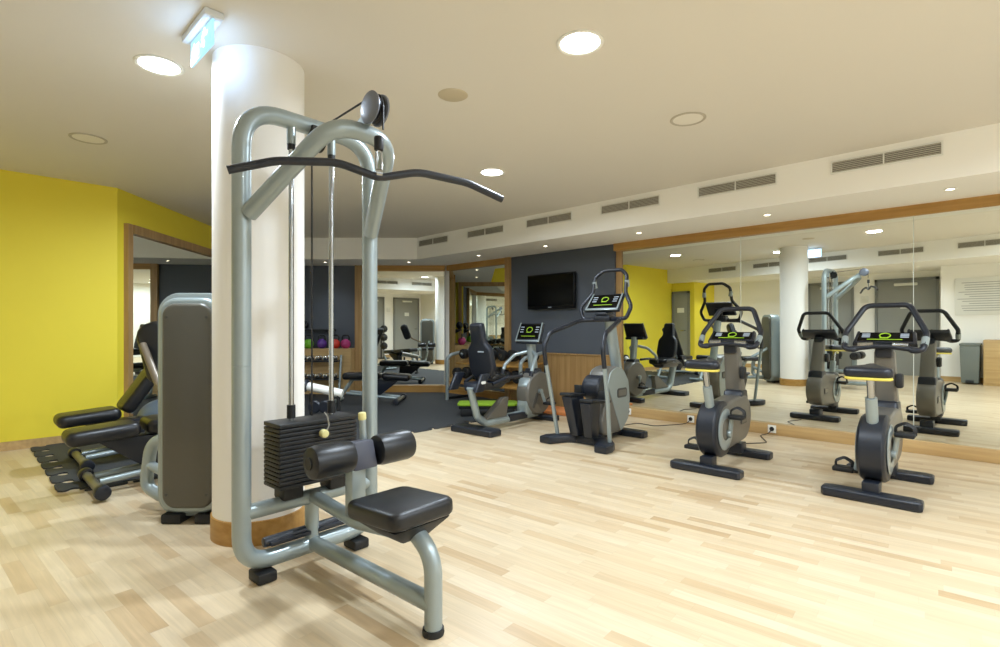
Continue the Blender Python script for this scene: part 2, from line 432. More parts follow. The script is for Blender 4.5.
sw = thing('light_switch', 'white switch plate between the two grey doors', 'switch', (-2.66, YB, 1.75))
MB().box((0, .006, 0), (.16, .012, .16), .004).build('plate', 'white', sw)
MB().box((-.035, .015, .03), (.05, .008, .05), .002).build('button', 'paper', sw); MB().box((.035, .015, .03), (.05, .008, .05), .002).build('button', 'paper', sw)
nb = thing('notice_sign', 'white framed notice with rows of grey lines on cream wall', 'notice', (-.2, YR + .001, 1.35))
MB().box((0, .012, .36), (1.5, .024, .74), .006).build('board', 'paper', nb)
ln_ = MB()
for i in range(13): ln_.box((-.06 + .05 * math.sin(i * 2.3), .026, .08 + i * .046), (1.12 + .12 * math.sin(i * 1.7), .003, .008))
ln_.build('printed_lines', 'ink', nb)
cb = thing('wooden_cabinet', 'pale oak cabinet against the cream wall by the notice', 'cabinet', (.145, YR + .26, 0))
MB().box((0, 0, .43), (1.3, .46, .86), .004).build('body', 'woodpale', cb)
for s in (-1, 1):
    d = MB().box((s * .323, .238, .44), (.63, .018, .80), .003).build('door', 'woodpale', cb)
    MB().tube([(s * .06, .247, .5), (s * .06, .275, .5), (s * .06, .275, .62), (s * .06, .247, .62)], .006, 8, fil=.012).build('handle', 'chrome', d)
    d['label'] = 'oak cabinet door'
bn = thing('waste_bin', 'grey waste bin left of the oak cabinet', 'bin', (-.70, YR + .24, 0))
MB().hexa([(-.13, -.17, .02), (.13, -.17, .02), (.13, .17, .02), (-.13, .17, .02)], [(-.15, -.19, .74), (.15, -.19, .74), (.15, .19, .74), (-.15, .19, .74)], .02).build('body', 'bingrey', bn)
MB().box((0, 0, .765), (.31, .39, .05), .015).build('lid', 'bingrey', bn)
MB().box((0, .2, .05), (.12, .06, .05), .01).build('foot_pedal', 'black', bn)

# ------------------------------------------------------------------ ceiling lights
def lamp(name, loc, energy, r=.10, col=(.755, .875, 1.0)):
    l = bpy.data.lights.new(name, 'AREA'); l.shape = 'DISK'; l.size = r * 2; l.energy = energy; l.color = col; l.spread = math.radians(170)
    o = bpy.data.objects.new(name, l); COL.objects.link(o); o.location = loc
    return o
GL = 'recessed ceiling downlights that are lit'
def downlight(x, y, label, on=True, e=44, group=GL):
    t = thing('downlight', label, 'ceiling light', (x, y, HC), 0, group)
    MB().lathe([(.105, -.001), (.125, -.001), (.125, -.006), (.118, -.010), (.105, -.006)], 32).build('trim_ring', 'white' if on else 'ringoff', t)
    MB().lathe([(0, -.004), (.105, -.004), (.105, -.001), (0, -.001)], 32).build('diffuser', 'lampon' if on else 'lampoff', t)
    if on: lamp('downlight_glow', (x, y, HC - .016), e)
downlight(-1.62, 2.31, 'bright round downlight nearest the top middle of the ceiling')
downlight(-3.52, .82, 'bright round downlight left of the white column', e=36)
downlight(-3.575, 3.62, 'bright round downlight past the lat bar, nearest the vents')
downlight(-5.2, 2.0, 'bright round downlight hidden behind the white column')
for x, y in ((.7, 3.7), (.7, 2.3), (.7, 1.0), (2.1, 3.7), (2.1, 1.9)):  # unseen downlights added to brighten the floor on the right
    downlight(x, y, 'added round downlight out of view, brightening the floor on the right', e=30)
downlight(-1.64, 3.69, 'unlit round downlight nearest the bulkhead vents', False, group='unlit ceiling fittings')
downlight(-5.28, .74, 'unlit round downlight above the yellow wall', False, group='unlit ceiling fittings')
sp = thing('ceiling_speaker', 'flat round beige loudspeaker grille in the ceiling', 'loudspeaker', (-2.583, 2.252, HC))
MB().lathe([(0, -.006), (.09, -.006), (.098, -.001), (0, -.001)], 32).build('grille', mat('speaker_beige', (196, 184, 158), .8, noise=.05, nscale=300), sp)
GS = 'small soffit spotlights over the mirrors'
def spot(x, y, label, e=16):
    t = thing('soffit_spotlight', label, 'spotlight', (x, y, HS), 0, GS)
    MB().lathe([(.028, -.001), (.042, -.001), (.042, -.005), (.036, -.008), (.028, -.004)], 24).build('trim_ring', 'white', t)
    MB().lathe([(0, -.003), (.028, -.003), (.028, -.001), (0, -.001)], 24).build('bulb', 'spoton', t)
    l = bpy.data.lights.new('spot_glow', 'SPOT'); l.energy = e; l.spot_size = math.radians(110); l.spot_blend = .8; l.shadow_soft_size = .03; l.color = (.82, .90, 1.0)
    o = bpy.data.objects.new('spot_glow', l); COL.objects.link(o); o.location = (x, y, HS - .015)
for x, lb in ((-.30, 'above right bike'), (-1.72, 'above left bike'), (-3.17, 'right of the grey television wall'), (-4.62, 'above the television'), (-5.98, 'above the corner mirror')):
    spot(x, 5.75, 'small soffit spotlight ' + lb)
for x, y, lb in ((-7.45, 5.48, 'small soffit spotlight above the end mirror'), (-8.51, 4.47, 'small soffit spotlight above the grey end wall')): spot(x, y, lb)
for i, (x, y) in enumerate(((-5.7, -1.4), (-4.3, -1.4), (-2.8, -1.3), (-1.5, -1.1))):
    spot(x, y, 'small soffit spotlight in the bulkhead over the grey doors, seen mirrored', 40 if i < 2 else 20)

# ------------------------------------------------------------------ vents
def vent(name, loc, rotz, label, group, w=.76, h=.115):
    t = thing('air_vent', label, 'vent', loc, rotz, group)
    MB().box((0, .004, 0), (w - .02, .004, h - .02)).build('backing', 'ventdark', t)
    f = MB()
    for s in (-1, 1):
        f.box((0, -.004, s * (h / 2 - .006)), (w, .012, .012)); f.box((s * (w / 2 - .006), -.004, 0), (.012, .012, h - .024))
    f.box((0, -.004, 0), (.010, .012, h - .024)).build('frame', 'white', t)
    s_ = MB(); n = 6
    for k in range(n): s_.box((0, 0, 0), (w - .024, .012, .003), mx=T(0, -.003, -h / 2 + .012 + (h - .024) * (k + .5) / n) @ R(-31, 'X'))
    s_.build('slats', 'ventslat', t)
for x, lb in ((-.70, 'furthest right, over the right bike'), (-1.895, 'over the left bike'), (-3.075, 'over the stair climber'), (-4.255, 'over the television'), (-5.43, 'over the recumbent bike'), (-6.63, 'nearest the bulkhead corner')):
    vent('v', (x, 5.354, 2.59), 0, 'slatted air vent in the long bulkhead ' + lb, 'vents in the bulkhead above the mirror')
oa = math.atan2(OPB[1][1] - OPB[0][1], OPB[1][0] - OPB[0][0])
for s, lb in ((.324, 'nearest the yellow wall'), (.55, 'second from the yellow wall'), (.79, 'beside the reflected column')):
    x = OPB[0][0] + (OPB[1][0] - OPB[0][0]) * s; y = OPB[0][1] + (OPB[1][1] - OPB[0][1]) * s
    vent('v', (x - .006 * math.sin(oa), y + .006, 2.56), oa + PI, 'slatted air vent over the grey doors, seen mirrored, ' + lb, 'vents in the bulkhead opposite', .76, .115)
oa2 = math.atan2(OPB[2][1] - OPB[1][1], OPB[2][0] - OPB[1][0])
for s in (.09, .66):
    x = OPB[1][0] + (OPB[2][0] - OPB[1][0]) * s; y = OPB[1][1] + (OPB[2][1] - OPB[1][1]) * s
    vent('v', (x, y + .006, 2.56), oa2 + PI, 'slatted air vent opposite the right mirror pane, ' + ('left of the two' if s < .5 else 'right of the two'), 'vents in the bulkhead opposite', .74, .115)

# ------------------------------------------------------------------ exit sign
ex = thing('exit_sign', 'lit hanging exit sign on the ceiling beside the column', 'sign', (-2.90, .86, HC))
MB().box((0, 0, -.018), (.37, .085, .034), .005).build('housing', 'exitbox', ex)
MB().box((0, 0, -.095), (.33, .010, .125), .002).build('sign_panel', 'exitlit', ex)
fg = MB()
for sgn in (-1, 1):
    y = sgn * .0065
    fg.prism([(-.15, -.02), (-.10, .03), (-.10, .01), (-.03, .01), (-.03, -.05), (-.10, -.05), (-.10, -.07)], .002, mx=T(0, y, -.085) @ XZ)
    fg.lathe([(0, -.001), (.014, -.001), (.014, .001), (0, .001)], 14, T(.055, y, -.052) @ XZ)
    for q in ([(.05, -.08), (.04, -.12), (.055, -.135), (.045, -.17)], [(.04, -.12), (.02, -.14), (0, -.14)], [(.052, -.09), (.085, -.105), (.10, -.09)], [(.05, -.088), (.02, -.10), (.01, -.115)]):
        fg.tube([(a, y, b * .82 + .008) for a, b in q], .008, 6, sq=(1, .15))
fg.build('running_figure_and_arrow', 'exitfig', ex)
lp = bpy.data.lights.new('exit_glow', 'AREA'); lp.shape = 'RECTANGLE'; lp.size = .32; lp.size_y = .15; lp.energy = .55; lp.color = (.42, .62, 1)
for sgn in (-1, 1):
    o = bpy.data.objects.new('exit_glow', lp); COL.objects.link(o); o.location = (-2.90, .86 + sgn * .012, HC - .115); o.rotation_euler = (PI / 2 * sgn, 0, 0)

# ------------------------------------------------------------------ television
tv = thing('television', 'black flat television on the slate grey wall', 'television', (-4.89, 6.19, 1.74))
MB().box((0, .025, 0), (.90, .05, .53), .012).build('casing', 'tvblack', tv)
MB().box((0, -.002, .012), (.86, .004, .46)).build('screen', 'screen', tv)
MB().box((0, -.003, -.243), (.06, .004, .010)).build('logo', 'ledw', tv)
MB().box((0, .07, 0), (.3, .05, .3)).build('wall_mount', 'iron', tv)

# ------------------------------------------------------------------ lat pulldown machine  (local x: out along the seat, y: across the frame)
LX, LY = -2.50, 1.242
lat = thing('lat_pulldown_machine', 'silver lat pulldown machine in the foreground beside the white column', 'exercise machine', (LX, LY, 0), math.radians(2))
hw = .342
MB().tube([(0, -hw, 1.0), (0, -hw, .090), (0, hw, .090), (0, hw, 2.185), (0, -hw, 2.185), (0, -hw, 1.001)], .041, 20, fil=[0, .14, .14, .19, .19, 0], fn=10).build('upright_frame', 'silver', lat)
MB().tube([(.034, -hw + .018, 1.692), (.45, -.15, 2.045), (.45, .145, 2.045), (.03, hw - .014, 1.69)], .039, 20, fil=[0, .17, .17, 0], fn=12).build('upper_arm', 'silver', lat)
MB().tube([(0, -hw, .33), (0, hw, .33)], .036, 18).build('cross_tube', 'silver', lat)
MB().tube([(0, 0, .33), (0, 0, .097)], .034, 16).build('strut', 'silver', lat)
MB().tube([(.02, 0, .100), (.93, -.005, .115)], .036, 18).build('base_rail', 'silver', lat)
MB().tube([(.02, 0, .335), (.40, 0, .30), (.66, 0, .33)], .033, 16, fil=.1).build('seat_rail', 'silver', lat)
MB().tube([(.93, -.005, .02), (.93, -.005, .30), (.79, -.01, .39)], .035, 18, fil=[0, .16, 0], fn=10).build('seat_post', 'silver', lat)
MB().lathe([(0, 0), (.041, 0), (.043, .01), (.041, .025), (0, .025)], 24, T(.93, -.005, 0)).build('post_cap', 'black', lat)
for s in (-1, 1):
    MB().box((.01, s * .25, .026), (.115, .09, .050), .010).build('foot', 'black', lat)
# weight stack and rods
for k in range(14):
    MB().box((0, 0, .425 + k * .0205), (.17, .41, .0178), .0035).build('weight_plate', 'iron', lat)
MB().box((0, 0, .714), (.17, .41, .020), .0035).build('top_plate', 'iron', lat)
for s in (-1, 1):
    MB().cyl((0, s * .108, .30), (0, s * .108, 2.15), .0125, 16).build('guide_rod', 'chrome', lat)
    MB().cyl((0, s * .108, .736), (0, s * .108, .80), .020, 16).build('bushing', 'black', lat)
    MB().cyl((0, s * .108, 2.07), (0, s * .108, 2.15), .021, 16).build('rod_socket', 'silver', lat)
    MB().cyl((0, s * .108, 2.045), (0, s * .108, 2.075), .019, 16).build('rod_collar', 'black', lat)
    MB().box((0, s * .12, .385), (.11, .10, .065), .01).build('stack_buffer', 'black', lat)
MB().cyl((-.01, -.24, .165), (-.01, .24, .165), .024, 12, .006).box((.01, -.12, .16), (.05, .2, .02), .004).box((.01, .12, .16), (.05, .2, .02), .004).build('lower_bar', 'dark', lat)
# selector
MB().cyl((.10, .0, .66), (.135, .0, .66), .020, 14, .006).build('selector_pin', 'yellowtip', lat)
MB().tube([(.13, .0, .66), (.128, .02, .70), (.115, .02, .74), (.10, .012, .76)], .004, 6).build('pin_cord', 'chrome', lat)
# thigh pads
MB().box((.39, 0, .44), (.065, .075, .24), .012).build('thigh_post', 'silver', lat)
MB().hexa([(.34, -.055, .555), (.47, -.055, .545), (.47, .07, .545), (.34, .07, .555)], [(.36, -.055, .66), (.46, -.05, .675), (.46, .05, .675), (.36, .055, .66)], .012).build('thigh_bracket', 'plum', lat)
for s in (-1, 1):
    MB().lathe([(0, 0), (.05, 0), (.066, .008), (.071, .03), (.071, .165), (.066, .187), (.05, .195), (0, .195)], 28, T(.44, s * .063 + .008, .615) @ R(-90 * s, 'X')).build('roller_pad', 'leather', lat)
    MB().cyl((.44, s * .258 + .008, .615), (.44, s * .264 + .008, .615), .026, 16).build('roller_cap', 'black', lat)
MB().tube([(.40, .035, .66), (.40, .03, .76)], .016, 12).build('adjuster_lever', 'silver', lat)
MB().cyl((.40, .03, .755), (.40, .028, .79), .018, 14, .005).build('adjuster_knob', 'yellowtip', lat)
# seat
MB().prism(rrect(.345, .315, .05), .07, .022, 3, T(.745, -.02, .448) @ R(-3, 'Y')).build('seat', 'leather', lat)
MB().hexa([(.67, -.07, .335), (.83, -.07, .335), (.83, .05, .335), (.67, .05, .335)], [(.59, -.165, .417), (.90, -.165, .417), (.90, .125, .417), (.59, .125, .417)], .012).build('seat_pan', 'black', lat)
# pulleys and cable
for s in (-1, 1):
    MB().lathe([(0, .0), (.055, .0), (.068, .004), (.070, .010), (.055, .018), (.03, .022), (0, .022)], 32, T(.54, s * .017, 2.125) @ R(-90 * s, 'X')).build('pulley_cover', 'pulleygrey', lat)
MB().lathe([(0, -.012), (.062, -.012), (.054, 0), (.062, .012), (0, .012)], 28, T(.54, 0, 2.125) @ R(90, 'X')).build('pulley', 'black', lat)
MB().hexa([(.40, -.014, 2.04), (.50, -.014, 2.08), (.50, .014, 2.08), (.40, .014, 2.04)], [(.41, -.014, 2.09), (.54, -.014, 2.15), (.54, .014, 2.15), (.41, .014, 2.09)]).build('pulley_bracket', 'silver', lat)
MB().lathe([(0, -.014), (.055, -.014), (.048, 0), (.055, .014), (0, .014)], 28, T(.065, 0, 2.10) @ R(90, 'X')).box((.03, 0, 2.15), (.05, .05, .06), .005).build('rear_pulley', 'black', lat)
MB().tube([(.0, 0, .735), (.0, 0, 2.06), (.01, 0, 2.13), (.06, 0, 2.155), (.53, 0, 2.187), (.58, 0, 2.175), (.60, 0, 2.125), (.60, 0, 2.02)], .0045, 8, fil=[0, 0, .02, .02, .03, .03, .03, 0]).build('cable', 'cable', lat)
# bar
br = thing('lat_bar', 'long dark bent pull bar hanging from the machine pulley', 'pull bar', (LX + .60, LY, 1.81), math.radians(67 - 90 + 0))
MB().tube([(0, -.57, -.035), (0, -.40, .022), (0, -.17, .045), (0, 0, .0), (0, .17, .045), (0, .40, .022), (0, .57, -.035)], .0165, 16, fil=[0, .3, .25, .12, .25, .3, 0], fn=8).build('bar', 'dark', br)
MB().cyl((0, -.012, .018), (0, .012, .018), .02, 16).build('bar_eye', 'chrome', br)
MB().tube([(0, -.010, .03), (0, -.012, .07), (0, -.010, .115), (0, .010, .115), (0, .012, .07), (0, .010, .03)], .005, 8, True, fil=.01).build('carabiner', 'chrome', br)
MB().cyl((0, 0, .115), (0, 0, .175), .020, 16, .005).build('cable_stop', 'black', br)

# ------------------------------------------------------------------ shared bits
def stabiliser(w, d=.13, h=.066, y=0.):
    o = [(-w / 2, -d * .36), (-w / 2 + .02, -d / 2), (w / 2 - .02, -d / 2), (w / 2, -d * .36), (w / 2, d * .30), (w / 2 - .05, d / 2), (-w / 2 + .05, d / 2), (-w / 2, d * .30)]
    return MB().prism(o, h, .016, 3, T(0, y, h / 2))
def console(par, loc, tilt, w=.40, h=.20, border='silver', logo=1.):
    # screen faces -y and is tipped back by tilt degrees
    mx = T(*loc) @ R(-tilt, 'X')
    c = MB().prism([(-w / 2, -h / 2), (w / 2, -h / 2), (w / 2 * .93, h / 2), (-w / 2 * .93, h / 2)], .045, .010, 2, mx @ T(0, .0225, 0) @ XZ).build('console', 'dark', par)
    MB().prism([(-w * .43, -h * .36), (w * .43, -h * .36), (w * .41, h * .42), (-w * .41, h * .42)], .004, mx=mx @ T(0, -.002, 0) @ XZ).build('display', 'screen', c)
    e = MB()
    e.tube([(r * .030 * logo * 1.25 + 0, -.006, q * .030 * logo + h * .12) for r, q in arc(0, 0, 1, -60, 230, 16)], .0045, 6, mx=mx)
    e.box((-.004, -.006, h * .12 - .030 * logo), (.06 * logo, .004, .010), mx=mx)
    e.box((0, -.006, -h * .22), (w * .55, .003, .006), mx=mx)
    e.build('green_logo', 'led', c)
    g = MB()
    for s in (-1, 1):
        for k in range(3): g.box((s * w * .30, -.005, h * (.26 - .13 * k)), (w * .13, .003, .010), mx=mx)
    g.build('readout', 'ledw', c)
    bd = MB()
    for s in (-1, 1):
        bd.hexa([mx @ V((s * w * .46 - .008, -.006, -h * .5)), mx @ V((s * w * .46 + .008, -.006, -h * .5)), mx @ V((s * w * .46 + .008, .01, -h * .5)), mx @ V((s * w * .46 - .008, .01, -h * .5))],
                [mx @ V((s * w * .43 - .008, -.006, h * .5)), mx @ V((s * w * .43 + .008, -.006, h * .5)), mx @ V((s * w * .43 + .008, .01, h * .5)), mx @ V((s * w * .43 - .008, .01, h * .5))])
    bd.box((0, .002, -h * .46), (w * .93, .018, .020), .004, mx=mx)
    bd.build('silver_border', border, c)
    return c
def crank(par, s, c, ang, L=.165, x=.135, off=.088):
    # side s (+1 right), crank axle c=(y,z), arm angle from straight up toward +y
    y, z = c; ey = y + L * math.sin(math.radians(ang)); ez = z + L * math.cos(math.radians(ang))
    cr = MB().cyl((s * (x - .03), y, z), (s * (x + .012), y, z), .034, 18, .005).tube([(s * x, y, z), (s * (x + .012), (y + ey) / 2, (z + ez) / 2), (s * (x + .02), ey, ez)], .016, 10, sq=(1.3, .7)).build('crank', 'silver', par)
    px = s * (x + off)
    p = MB().box((px, ey, ez), (.115 if off < .08 else .135, .11, .034), .010).cyl((s * (x + .02), ey, ez), (px, ey, ez), .010, 10).build('pedal', 'black', cr)
    MB().tube([(px - .052, ey + .01, ez), (px - .055, ey + .015, ez + .05), (px, ey + .02, ez + .08), (px + .055, ey + .015, ez + .05), (px + .052, ey + .01, ez)], .009, 8, fil=.03, sq=(.35, 1.6)).build('pedal_strap', 'black', p)

# ------------------------------------------------------------------ upright bikes
def upright_bike(label, loc, rz):
    t = thing('exercise_bike', label, 'exercise bike', loc, rz, 'upright exercise bikes facing the mirror')
    stabiliser(.565).build('foot_bar', 'dark', t)
    stabiliser(.555, y=.82).build('foot_bar', 'dark', t)
    MB().box((0, .05, .085), (.10, .12, .09), .01).build('foot_neck', 'dark', t)
    MB().box((0, .76, .085), (.12, .14, .09), .01).build('foot_neck', 'dark', t)
    rc, rr = (.20, .335), .232
    fc, fr_ = (.69, .375), .205
    # side shells
    out = hull2(arc(rc[0] + .02, rc[1] + .01, .20, 0, 360, 40) + arc(fc[0], fc[1], fr_, 0, 360, 40))
    MB().prism(out, .17, .025, 3, YZ).build('side_shell', 'taupe', t)
    prof = [(0, -.083), (rr - .03, -.083), (rr - .012, -.077), (rr, -.062), (rr, .062), (rr - .012, .077), (rr - .03, .083), (0, .083)]
    MB().lathe(prof, 48, T(0, *rc) @ R(90, 'Y')).build('rear_cover', 'dark', t)
    for s in (-1, 1):
        MB().lathe([(.09, 0), (.165, 0), (.172, .006), (.165, .010), (.10, .014), (.09, .010)], 40, T(s * .084, *rc) @ R(90 * s, 'Y')).build('side_ring', 'silver', t)
        pl = MB().prism(rrect(.15, .075, .02), .008, .002, 1, T(s * .088, .66, .36) @ YZ).build('badge', 'badge', t)
        MB().prism(rrect(.12, .045, .012), .004, mx=T(s * .093, .66, .36) @ YZ).build('badge_plate', 'taupe', pl)
        crank(t, s, (.27, .29), -8 if s > 0 else 192, .15, .10, .062 if s > 0 else .095)
    # boot and column
    def col(y0, z0, w0, d0, y1, z1, w1, d1, b):
        return MB().hexa([(-w0 / 2, y0 - d0 / 2, z0), (w0 / 2, y0 - d0 / 2, z0), (w0 / 2, y0 + d0 / 2, z0), (-w0 / 2, y0 + d0 / 2, z0)],
                         [(-w1 / 2, y1 - d1 / 2, z1), (w1 / 2, y1 - d1 / 2, z1), (w1 / 2, y1 + d1 / 2, z1), (-w1 / 2, y1 + d1 / 2, z1)], b, 3)
    col(.70, .46, .17, .26, .72, .62, .155, .16, .02).build('column_boot', 'dark', t)
    col(.72, .60, .145, .13, .615, 1.01, .125, .09, .02).build('column', 'taupe', t)
    MB().box((0, .61, 1.0), (.11, .12, .10), .02).build('console_neck', 'dark', t)
    MB().tube([(.03, .66, .80), (.10, .64, .80)], .022, 10).box((.09, .63, .78), (.045, .08, .11), .015).build('bottle_holder', 'black', t)
    console(t, (0, .62, 1.105), 50, .40, .13, 'dark', logo=.9)
    # handlebar
    MB().tube([(-.12, .58, 1.045), (-.18, .49, 1.01), (-.24, .49, 1.02), (-.25, .61, 1.14), (-.14, .75, 1.355), (.14, .75, 1.355), (.25, .61, 1.14), (.24, .49, 1.02), (.18, .49, 1.01), (.12, .58, 1.045)],
              .021, 14, fil=[0, .04, .05, .09, .07, .07, .09, .05, .04, 0]).build('handlebar', 'dark', t)
    for s in (-1, 1):
        MB().tube([(s * .06, .515, 1.055), (s * .155, .505, 1.05)], .016, 12).build('pulse_grip', 'chrome', t)
        MB().tube([(s * .2425, .525, 1.05), (s * .247, .575, 1.103)], .0245, 12).build('pulse_sensor', 'silver', t)
    MB().tube([(-.20, .50, 1.018), (-.05, .52, 1.04), (.05, .52, 1.04), (.20, .50, 1.018)], .020, 12).build('front_bar', 'dark', t)
    # seat
    MB().tube([(0, .10, .50), (0, .03, .70)], .036, 16).build('post_sleeve', 'silver', t)
    MB().tube([(0, .035, .69), (0, -.01, .84)], .022, 16).build('seat_post', 'chrome', t)
    sad = hull2(arc(-.085, -.06, .055, 0, 360, 16) + arc(.085, -.06, .055, 0, 360, 16) + arc(0, .13, .035, 0, 360, 12))
    MB().prism(sad, .072, .03, 3, T(0, -.02, .885) @ R(3, 'X')).build('saddle', 'dark', t)
    MB().prism([(a * .97, b * .97) for a, b in sad], .018, .006, 2, T(0, -.02, .845) @ R(3, 'X')).build('saddle_trim', 'ytrim', t)
    return t
bike1 = upright_bike('upright exercise bike nearest the stair climber, in front of the left mirror pane', (-1.73, 4.23, 0), math.radians(1.5))
upright_bike('upright exercise bike nearest the camera, furthest right before the mirror', (-.635, 4.29, 0), math.radians(0))

# ------------------------------------------------------------------ stair climber
def stepper(loc, rz):
    t = thing('stair_climber', 'stair climber with tall hooped handrail in front of the grey wall', 'exercise machine', loc, rz)
    b = MB()
    for s in (-1, 1):
        o = [(s * .39, -.05), (s * .26, -.05), (s * .18, .14), (s * .05, .22), (s * .05, .36), (s * .22, .33), (s * .36, .16), (s * .40, .05)]
        b.prism(o, .075, .015, 2, T(0, 0, .0385))
    b.box((0, .28, .045), (.22, .2, .08), .015)
    b.build('base', 'dark', t)
    MB().box((0, .62, .04), (.10, .62, .05), .01).build('base_beam', 'dark', t)
    stabiliser(.62, .14, .07, .90).build('foot_bar', 'dark', t)
    out = [(.36, .07), (.74, .07), (.90, .20), (.93, .42), (.89, .62), (.78, .74), (.62, .78), (.48, .74), (.42, .62), (.40, .40), (.34, .22)]
    out = [(v.x, v.y) for v in fillet([(a, b_, 0) for a, b_ in out], .12, 5, True)]
    MB().prism(out, .23, .03, 3, YZ).build('body_shell', 'taupe', t)
    for s in (-1, 1):
        MB().prism([(a * .9 + .06, b_ * .96 + .02) for a, b_ in out if b_ > .5 or a > .7], .012, .004, 1, T(s * .118, 0, 0) @ YZ).build('side_trim', 'silver', t)
        pl = MB().prism(rrect(.20, .10, .03), .008, .002, 1, T(s * .126, .72, .49) @ YZ).build('badge', 'badge', t)
        MB().prism(rrect(.16, .06, .016), .004, mx=T(s * .131, .72, .49) @ YZ).build('badge_plate', 'taupe', pl)
    MB().lathe([(0, -.10), (.115, -.10), (.13, -.085), (.13, .085), (.115, .10), (0, .10)], 36, T(0, .40, .56) @ R(90, 'Y')).build('drum', 'dark', t)
    for s, zz in ((-1, .50), (1, .455)):
        p = MB().prism([(s * .04, -.12), (s * .05, -.14), (s * .19, -.14), (s * .21, -.10), (s * .20, .20), (s * .06, .22)], .03, .008, 2, T(0, .16, zz) @ R(-5, 'X')).box((s * .13, .30, zz + .04), (.14, .02, .09), .008).build('pedal', 'black', t)
        MB().hexa([(s * .035, .12, .09), (s * .13, .12, .09), (s * .13, .24, .09), (s * .035, .24, .09)], [(s * .05, .02, zz - .01), (s * .17, .02, zz - .01), (s * .15, .25, zz - .01), (s * .05, .25, zz - .01)], .008).build('pedal_arm', 'dark', p)
        MB().tube([(s * .31, .15, .07), (s * .33, .08, .45), (s * .345, -.01, .84)], .021, 14, fil=.2).build('rail_lower', 'silver', t)
        MB().tube([(s * .345, -.005, .80), (s * .345, -.04, .99), (s * .33, .04, 1.13), (s * .24, .48, 1.265), (s * .05, .58, 1.27)], .0225, 14, fil=[0, .12, .12, .12, 0]).build('handrail', 'dark', t)
        MB().cyl((s * .195, .70, 1.62), (s * .20, .685, 1.69), .026, 14).build('pulse_sensor', 'silver', t)
    MB().tube([(-.05, .58, 1.275), (-.26, .56, 1.28), (-.31, .58, 1.40), (-.20, .66, 1.56), (-.195, .70, 1.74), (-.11, .74, 1.81), (.11, .74, 1.81), (.195, .70, 1.74), (.20, .66, 1.56), (.31, .58, 1.40), (.26, .56, 1.28), (.05, .58, 1.275)],
              .021, 14, fil=[0, .05, .08, .10, .08, .08, .08, .08, .10, .08, .05, 0]).build('top_hoop', 'dark', t)
    MB().tube([(0, .86, .62), (0, .68, 1.26)], .060, 18, sq=(1, .85)).build('column', 'silver', t)
    MB().box((0, .57, 1.285), (.20, .14, .07), .02).box((0, .56, 1.33), (.14, .16, .03), .01).build('tray', 'dark', t)
    MB().box((0, .64, 1.38), (.10, .06, .14), .01).build('console_neck', 'dark', t)
    console(t, (0, .57, 1.46), 40, .41, .23, logo=1.05)
    return t
stair = stepper((-3.03, 4.22, 0), math.radians(1.5))

